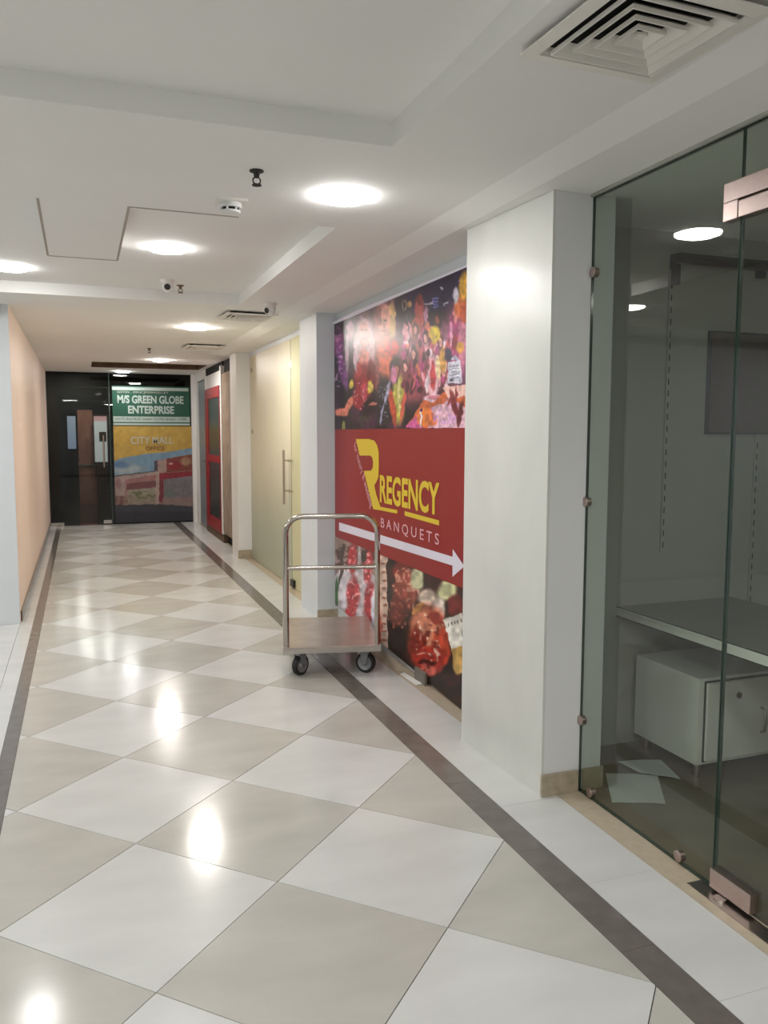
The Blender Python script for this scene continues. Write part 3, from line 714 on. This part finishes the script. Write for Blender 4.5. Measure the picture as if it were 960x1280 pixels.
# ------------------------------------------------------------------ far glass wall, banners and lobby beyond
YG = 9.75
w3 = struct(empty('window_3', (.9, YG, 0)), 'dark glass end wall of the corridor', 'window')
wbx('glass_pane', MT['darkglass'], w3, -.2, 2.02, YG, YG+.012, 2.20, ZM)
wbx('glass_pane', MT['darkglass'], w3, .74, 2.02, YG, YG+.012, .01, 2.20)
wbx('seam', MT['edge'], w3, .728, .742, YG-.001, YG+.013, 0, ZM)
wbx('seam', MT['edge'], w3, -.2, .728, YG-.001, YG+.013, 2.196, 2.204)
wbx('corner_bracket', MT['steel'], w3, -.19, .0, YG-.02, YG+.03, 0, .05)
d3 = struct(empty('door_3', (.3, YG, 0)), 'dark glass door at the corridor end', 'door')
wbx('glass_leaf', MT['darkglass'], d3, -.19, .725, YG, YG+.012, .02, 2.195)
b = bmesh.new(); tube(b, [(.63, YG-.055, .93), (.63, YG-.055, 1.44)], .014)
for z in (1.02, 1.35): cyl(b, (.63, YG-.055, z), (.63, YG, z), .01)
wobj('pull_handle', b, MT['chrome'], d3)
wbx('patch_fitting', MT['steel'], d3, .60, .72, YG-.015, YG+.028, .02, .07)
# green banner
gb = empty('green_banner', (1.4, YG-.01, 1.58)); tag(gb, 'green company name banner on the end glass above the mall poster', 'banner')
GI = Matrix.Translation(gb.location).inverted()
def gbox(par, inv, name, m, x0, x1, z0, z1, d=0):
    o = bx(name, m, par, x0, x1, YG-.006-d, YG-.001-d*.99, z0, z1); o.matrix_parent_inverse = inv; return o
gbox(gb, GI, 'banner_sheet', MT['green'], .782, 2.00, 1.60, 2.235)
gbox(gb, GI, 'banner_stripe', MT['pale'], .782, 1.98, 2.165, 2.215, .002)
gbox(gb, GI, 'banner_stripe', MT['pale'], .79, 1.995, 1.655, 1.745, .002)
gbox(gb, GI, 'banner_stripe', MT['pale'], .79, 1.995, 1.605, 1.637, .002)
def gtext(s, x0, x1, z0, z1, m, par, inv, bold=0., space=1., small=False):
    for o in put_text('lettering', s, m, par, (x0, YG-.0098, z0), (x1-x0, 0, 0), (0, 0, z1-z0), bold, space, small): o.matrix_parent_inverse = inv
gtext('M/S GREEN GLOBE', .86, 1.90, 1.955, 2.085, MT['pale'], gb, GI, .035)
gtext('ENTERPRISE', 1.02, 1.745, 1.79, 1.92, MT['pale'], gb, GI, .035)
gtext('GSTIN : 09NCJPS0943G1ZT', .86, 1.66, 2.11, 2.15, MT['silver'], gb, GI, .0, 1., True)
gtext('Unit-75, Shop No.20, Saraspur City Mall, Saraspur - 121002', .82, 1.95, 1.675, 1.73, MT['green'], gb, GI, .0, 1., True)
# mall poster
mp = empty('mall_poster', (1.4, YG-.01, 0)); tag(mp, 'yellow topped mall office poster with building photo on the end glass', 'poster')
MI = Matrix.Translation(mp.location).inverted()
nu, nv = 150, 180
xx = np.linspace(.785, 2.018, nu); zz = np.linspace(.02, 1.59, nv)
Pg = np.stack([np.repeat(xx[None, :], nv, 0).ravel(), np.full(nu*nv, YG-.006), np.repeat(zz[:, None], nu, 1).ravel()], -1)
def mall(px, py):
    x, y = (px-138)*9.23, (py-530)*9.23
    p = Paint(x, y, (206, 164, 66), 3.); q = p.poly; E = p.ell
    p._mix(np.clip((vnoise(x, y, 90, 3)-.4), 0, .5), (222, 186, 80))
    q([(0, 440), (120, 395), (400, 345), (700, 320), (960, 270), (960, 1154), (0, 1154)], (120, 158, 190))
    E(180, 510, 200, 70, (170, 190, 200), .8); E(400, 430, 160, 50, (120, 164, 196), .8); E(120, 470, 100, 40, (90, 130, 176), .8)
    q([(505, 420), (650, 400), (960, 340), (960, 1154), (505, 1154)], (150, 112, 104)); q([(505, 425), (545, 420), (545, 560), (505, 560)], (66, 60, 80))
    q([(545, 420), (645, 405), (645, 570), (545, 560)], (176, 146, 138))
    q([(650, 400), (960, 345), (960, 530), (650, 560)], (126, 54, 48)); E(740, 480, 80, 50, (146, 30, 40), .6); E(870, 430, 60, 50, (170, 130, 96), .6); E(700, 460, 26, 12, (214, 160, 160))
    q([(560, 570), (960, 540), (960, 620), (560, 640)], (142, 32, 48))
    q([(0, 610), (520, 545), (560, 550), (560, 960), (0, 960)], (176, 154, 150)); q([(0, 602), (520, 540), (520, 552), (0, 616)], (76, 70, 74))
    E(90, 690, 36, 60, (150, 110, 120), .6)
    q([(175, 640), (560, 580), (560, 640), (190, 690), (190, 960), (170, 960)], (166, 110, 112)); q([(190, 690), (525, 645), (525, 960), (190, 960)], (150, 138, 122))
    q([(190, 690), (525, 650), (525, 730), (190, 760)], (118, 66, 74)); q([(190, 770), (525, 740), (525, 800), (190, 830)], (164, 156, 140))
    p.speckle(360, 820, 160, 50, (96, 108, 66), 26, .45, 12); q([(525, 560), (562, 556), (566, 950), (525, 950)], (186, 158, 152)); q([(562, 640), (615, 640), (615, 900), (562, 900)], (120, 40, 56))
    q([(620, 640), (960, 600), (960, 850), (620, 870)], (128, 124, 134))
    for k in range(15): q([(628+k*23, 640), (636+k*23, 640), (636+k*23, 840), (628+k*23, 840)], (96, 86, 98))
    E(680, 800, 50, 40, (104, 120, 116), .6); q([(600, 860), (960, 840), (960, 960), (600, 960)], (146, 118, 116)); q([(0, 830), (190, 830), (190, 960), (0, 960)], (140, 112, 104)); p.speckle(90, 890, 110, 60, (110, 60, 66), 24, .5, 14)
    q([(0, 940), (560, 925), (960, 950), (960, 1160), (0, 1160)], (50, 52, 66)); q([(0, 1010), (960, 1010), (960, 1160), (0, 1160)], (40, 42, 56))
    p.c *= (.88+.14*vnoise(x, y, 40, 17))[:, None]; p.c = p.c*.78+.22*sl((120, 116, 108))
    return p.c
mx_, my_ = px_of(Pg)
o = print_sheet('poster_print', MT['banner_print'], mp, Pg, grid_idx(nu, nv), mall(mx_, my_)); o.matrix_parent_inverse = MI
gtext('CITY MALL', 1.05, 1.72, 1.30, 1.42, MT['silver'], mp, MI, .012)
gtext('OFFICE', 1.28, 1.58, 1.195, 1.262, MT['brownp'], mp, MI, .014)
gbox(mp, MI, 'backing_sheet', MT['darkwall'], .785, 2.018, .02, 1.59, -.001)
# lobby beyond the glass
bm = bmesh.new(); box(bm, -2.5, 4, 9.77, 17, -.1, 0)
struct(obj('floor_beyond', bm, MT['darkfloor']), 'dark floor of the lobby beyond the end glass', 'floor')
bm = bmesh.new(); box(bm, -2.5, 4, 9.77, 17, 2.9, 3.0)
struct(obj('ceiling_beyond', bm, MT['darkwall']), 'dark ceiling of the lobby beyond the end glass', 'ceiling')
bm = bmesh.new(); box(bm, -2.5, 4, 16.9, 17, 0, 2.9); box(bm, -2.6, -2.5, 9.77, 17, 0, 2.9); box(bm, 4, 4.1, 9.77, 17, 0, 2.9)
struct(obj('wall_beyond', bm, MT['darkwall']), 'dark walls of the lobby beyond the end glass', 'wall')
t = empty('display_wall', (.37, 14.0, 0)); tag(t, 'pink stone clad partition seen through the end glass', 'partition')
bx('upper_cladding', MT['pinkwall'], t, -.13, .16, 0, .1, .84, 1.95); bx('lower_cladding', MT['pinkwall'], t, -.13, .42, 0, .1, 0, .80); bx('ledge', MT['skirt'], t, -.15, .44, -.03, .1, .80, .84)
t = empty('blue_screen', (.12, 13.9, 1.15)); tag(t, 'narrow blue lit screen seen through the end glass', 'screen')
bx('housing', MT['black'], t, -.10, .10, .0, .05, -.05, .72); bx('display', MT['screen'], t, -.08, .08, -.006, 0, 0, .67); bx('stand', MT['black'], t, -.03, .03, .0, .04, -1.15, -.05)
t = empty('standing_poster', (.68, 13.8, 0)); tag(t, 'backlit white poster in dark frame seen through the end glass', 'poster')
bx('frame', MT['board'], t, -.15, .15, 0, .06, .84, 1.86); bx('lit_sheet', MT['litposter'], t, -.125, .125, -.006, 0, .88, 1.72); bx('red_header', MT['redlit'], t, -.125, .125, -.006, 0, 1.72, 1.82)
bx('picture', MT['board'], t, -.03, .11, -.010, -.006, 1.30, 1.50); bx('foot', MT['board'], t, -.1, .1, 0, .06, 0, .84)
for k, (x, y) in enumerate(((.35, 12.4), (.2, 14.9), (.7, 13.2), (.25, 16.2), (-.2, 15.6))):
    tt = empty('far_downlight', (x, y, 2.9)); tag(tt, ('nearest', 'middle', 'second nearest', 'farthest', 'leftmost')[k]+' of the small downlights seen through the dark end glass', 'ceiling light', 'small downlights beyond the end glass')
    b = bmesh.new(); cyl(b, (0, 0, -.01), (0, 0, 0), .075); obj('ring', b, MT['vent'], tt); b = bmesh.new(); cyl(b, (0, 0, -.014), (0, 0, -.01), .06); obj('diffuser', b, MT['faraway'], tt)

# ------------------------------------------------------------------ ceiling lights
def superell(a, n, k): 
    c, s = math.cos(a), math.sin(a); return (math.copysign(abs(c)**(2/n), c)*k, math.copysign(abs(s)**(2/n), s)*k)
def light(loc, label, m='lamp', k=.104):
    t = empty('ceiling_light', loc); tag(t, label, 'ceiling light')
    b = bmesh.new(); seg = 32; rings = []
    for kk, z in ((k+.006, 0), (k+.005, -.002), (k+.001, -.003), (k, -.003), (k-.002, -.002)):
        rings.append([b.verts.new((*superell(2*PI*i/seg, 2.3, kk), z)) for i in range(seg)])
    for p, q in zip(rings, rings[1:]):
        for i in range(seg): b.faces.new((p[i], p[(i+1) % seg], q[(i+1) % seg], q[i]))
    obj('frame', b, MT['vent'], t)
    b = bmesh.new(); rings = []                    # opal diffuser, domed and widened so its shape stands in for glare
    for kk, z in ((1, -.002), (.985, -.009), (.93, -.014), (.78, -.019), (.5, -.022), (.2, -.023)):
        rings.append([b.verts.new((*superell(2*PI*i/seg, 2.3, k*kk), z)) for i in range(seg)])
    for p, q in zip(rings, rings[1:]):
        for i in range(seg): b.faces.new((p[i], p[(i+1) % seg], q[(i+1) % seg], q[i]))
    b.faces.new(rings[-1]); obj('diffuser', b, MT[m], t, True); return t
light((1.31, -.975, ZM), 'largest glowing ceiling light, nearest the camera above the poster')
light((.775, .62, ZC), 'glowing ceiling light left of centre in the far coffer')
light((-.10, 1.52, ZC), 'glowing ceiling light cut by the left edge of the frame')
light((1.296, 3.457, ZM), 'small glowing ceiling light beyond the coffer near the vents', 'lampwarm')
light((1.306, 7.05, ZM), 'tiny far ceiling light just before the brown ceiling slot', 'lampwarm')
light((.93, 9.30, ZM), 'farthest ceiling light just in front of the green banner')
for k, (x, y) in enumerate(((.0, -4.6), (-2.6, -4.2), (-2.6, -1.2), (-2.6, 1.4), (1.3, -5.6))):   # unseen lobby lights, added and enlarged to brighten the near end
    light((x, y, zcell(x, y)), ('added lobby ceiling light behind the camera', 'added lobby ceiling light far to the left rear', 'added lobby ceiling light left of the beam', 'added lobby ceiling light by the left pier', 'added ceiling light behind the camera on the right')[k], k=.215)

light((3.7, -3.6, ZS-.006), 'added dim fill light inside the glass fronted shop, right of the frame', 'filldim', .15)  # unseen lamp added to brighten the shop interior

# ------------------------------------------------------------------ air vents (four-way diffusers)
def vent_thing(loc, label, rz=0):
    t = empty('air_vent', loc, rz); tag(t, label, 'air vent', 'square four way ceiling air vents')
    S = .205
    b = bmesh.new()
    def ring(o0, z0, o1, z1, th=.0):
        A = [b.verts.new((sx*o0, sy*o0, z0)) for sx, sy in ((-1, -1), (1, -1), (1, 1), (-1, 1))]
        B = [b.verts.new((sx*o1, sy*o1, z1)) for sx, sy in ((-1, -1), (1, -1), (1, 1), (-1, 1))]
        for k in range(4): b.faces.new((A[k], A[(k+1) % 4], B[(k+1) % 4], B[k]))
    ring(S, -.001, S, -.006); ring(S, -.006, S-.035, -.010); ring(S-.035, -.010, S-.040, .0)
    obj('flange', b, MT['vent'], t)
    for k, o0 in enumerate((.150, .112, .076, .042)):
        b = bmesh.new(); ring(o0, -.006, o0-.024, .012); ring(o0-.024, .012, o0-.028, .010); ring(o0-.028, .010, o0-.004, -.016); ring(o0-.004, -.016, o0, -.016); ring(o0, -.016, o0, -.006)
        obj('louvre', b, MT['vent'], t)
    b = bmesh.new(); box(b, -.012, .012, -.012, .012, -.010, -.004); obj('centre_cap', b, MT['vent'], t)
    b = bmesh.new(); box(b, -.165, .165, -.165, .165, .012, .016); obj('dark_duct', b, MT['void'], t)
    return t
# openings are cut into the ceiling cell by cell, so each vent hangs a little below it
v0 = vent_thing((1.545, -2.555, ZM-.017), 'large square louvred air vent at the top right, nearest the camera', math.radians(2))
dup(v0, (1.58, 2.50, ZM-.017), 'square louvred air vent beside the right hand security camera')
dup(v0, (1.58, 5.05, ZM-.017), 'farthest square louvred air vent, before the brown slot')
# ------------------------------------------------------------------ sprinkler heads
def sprinkler(loc, label, m):
    t = empty('sprinkler', loc); tag(t, label, 'sprinkler')
    b = bmesh.new(); lathe(b, [(.026, 0), (.026, -.004), (.012, -.008), (.010, -.022), (.007, -.026)], (0, 0, 0)); obj('rose', b, m, t, True)
    b = bmesh.new()
    for s in (-1, 1): tube(b, [(s*.006, 0, -.022), (s*.014, 0, -.032), (s*.012, 0, -.044), (0, 0, -.050)], .0028, 6)
    obj('yoke', b, m, t, True)
    b = bmesh.new(); lathe(b, [(.004, -.046), (.017, -.050), (.018, -.053), (.004, -.054)], (0, 0, 0)); obj('deflector', b, m, t, True)
    return t
s0 = sprinkler((.915, -1.17, ZM), 'dark sprinkler head left of the largest ceiling light', MT['groove'])
sprinkler((.975, 1.80, ZC), 'brownish sprinkler head beside the left hand security camera', MT['brown'])
dup(s0, (1.046, 5.55, ZM), 'tiny far sprinkler head near the brown ceiling slot')
# ------------------------------------------------------------------ smoke detector
t = empty('smoke_detector', (.893, -.735, ZM)); tag(t, 'white smoke detector with dark slots left of the largest light', 'smoke detector')
bx('mounting_plate', MT['vent'], t, -.062, .062, -.062, .062, -.010, 0, .002)
b = bmesh.new(); lathe(b, [(.046, -.010), (.048, -.022), (.044, -.028)], (0, 0, 0)); obj('base', b, MT['wall'], t, True)
b = bmesh.new(); lathe(b, [(.034, -.028), (.034, -.040)], (0, 0, 0)); obj('sensor_slot', b, MT['void'], t, True)
b = bmesh.new()
for k in range(6):
    a = 2*PI*k/6; box(b, .036*math.cos(a)-.004, .036*math.cos(a)+.004, .036*math.sin(a)-.004, .036*math.sin(a)+.004, -.041, -.027)
obj('rib', b, MT['wall'], t)['kind'] = 'stuff'
b = bmesh.new(); lathe(b, [(.042, -.040), (.040, -.047), (.022, -.052), (.006, -.053)], (0, 0, 0)); obj('cap', b, MT['wall'], t, True)
# ------------------------------------------------------------------ security cameras (turret type)
def cctv(loc, label, look):
    t = empty('security_camera', loc); tag(t, label, 'security camera')
    b = bmesh.new(); lathe(b, [(.048, 0), (.048, -.012), (.040, -.022), (.030, -.028)], (0, 0, 0)); obj('mount', b, MT['vent'], t, True)
    c = Vector((0, 0, -.045)); L = Vector(look).normalized()
    b = bmesh.new(); bmesh.ops.create_uvsphere(b, u_segments=24, v_segments=16, radius=.040, matrix=Matrix.Translation(c)); obj('ball', b, MT['wall'], t, True)
    b = bmesh.new(); cyl(b, c+L*.020, c+L*.040, .027, 24); h = obj('lens_hood', b, MT['vent'], t, True)
    b = bmesh.new(); cyl(b, c+L*.040, c+L*.0425, .021, 24); obj('lens', b, MT['groove'], h, True)
    return t
cctv((.868, 1.62, ZC), 'white turret security camera facing the viewer below the left light', (-.1, -1, -.2))
cctv((1.63, 1.86, ZM), 'white turret security camera turned left, beside the air vent', (-.9, -.6, -.3))

# ------------------------------------------------------------------ platform trolley
ANG = math.radians(-13)
tr = empty('platform_trolley', (1.385, .50, 0), ANG); tag(tr, 'stainless steel platform trolley with tubular push handle', 'trolley')
W, L, ZD = .595, .81, .195
b = bmesh.new(); box(b, 0, W, 0, L, ZD-.010, ZD, .003); obj('deck_sheet', b, MT['deck'], tr)
b = bmesh.new()
for a in ((0, W, 0, .022), (0, W, L-.022, L), (0, .022, .022, L-.022), (W-.022, W, .022, L-.022)): box(b, *a, ZD-.040, ZD-.010, .002)
box(b, .03, W-.03, L*.5-.015, L*.5+.015, ZD-.035, ZD-.010)
obj('deck_frame', b, MT['steel'], tr)
HT, R = .985, .10; XH0, XH1, YH = .022, W-.022, .026
pts = [(XH0, YH, ZD-.01), (XH0, YH, HT-R)]
for k in range(1, 9): a = PI-k*PI/16; pts.append((XH0+R+R*math.cos(a), YH, HT-R+R*math.sin(a)))
for k in range(0, 9): a = PI/2-k*PI/16; pts.append((XH1-R+R*math.cos(a), YH, HT-R+R*math.sin(a)))
pts.append((XH1, YH, ZD-.01))
b = bmesh.new(); tube(b, pts, .0165, 16); obj('handle_tube', b, MT['chrome'], tr, True)
b = bmesh.new(); tube(b, [(XH0, YH, .675), (XH1, YH, .675)], .0135, 14); obj('cross_bar', b, MT['chrome'], tr, True)
b = bmesh.new(); tube(b, [(XH0-.012, YH+.004, ZD-.01), (XH0-.012, YH+.004, .73)], .0075, 10); obj('stay_rod', b, MT['steel'], tr, True)
for n_, (x, y, swiv) in enumerate(((.105, .085, -42), (W-.085, .095, 58), (.105, L-.10, 5), (W-.105, L-.10, 5))):
    c = empty('caster', (x, y, 0), math.radians(swiv)); c.parent = tr
    b = bmesh.new(); cyl(b, (0, 0, ZD-.052), (0, 0, ZD-.040), .030, 20); box(b, -.042, .042, -.042, .042, ZD-.043, ZD-.039)
    for s in (-1, 1):
        pr_ = [(-.010, .0), (.010, .0), (.028, .075), (-.028, .075)]
        for q in (0,):
            lo = [b.verts.new((s*.022, px, .055+pz_)) for px, pz_ in pr_]; hi = [b.verts.new((s*.025, px, .055+pz_)) for px, pz_ in pr_]
            b.faces.new(lo); b.faces.new(hi[::-1])
            for k in range(4): b.faces.new((lo[k], lo[(k+1) % 4], hi[(k+1) % 4], hi[k]))
    box(b, -.025, .025, -.034, .034, ZD-.066, ZD-.052)
    obj('fork', b, MT['hub'], c)
    b = bmesh.new(); lathe(b, [(.045, -.018), (.058, -.018), (.064, -.012), (.0655, 0), (.064, .012), (.058, .018), (.045, .018), (.0449, -.018)], (0, 0, .0655), 'X', 32, False); tyre = obj('tyre', b, MT['rubber'], c, True)
    b = bmesh.new(); lathe(b, [(.008, -.0195), (.014, -.0195), (.020, -.012), (.038, -.014), (.046, -.0185), (.046, .0185), (.038, .014), (.020, .012), (.014, .0195), (.008, .0195)], (0, 0, .0655), 'X', 28); obj('wheel_hub', b, MT['hub'], c, True)
    b = bmesh.new(); cyl(b, (-.030, 0, .0655), (.030, 0, .0655), .007, 10); obj('axle_bolt', b, MT['steel'], c, True)
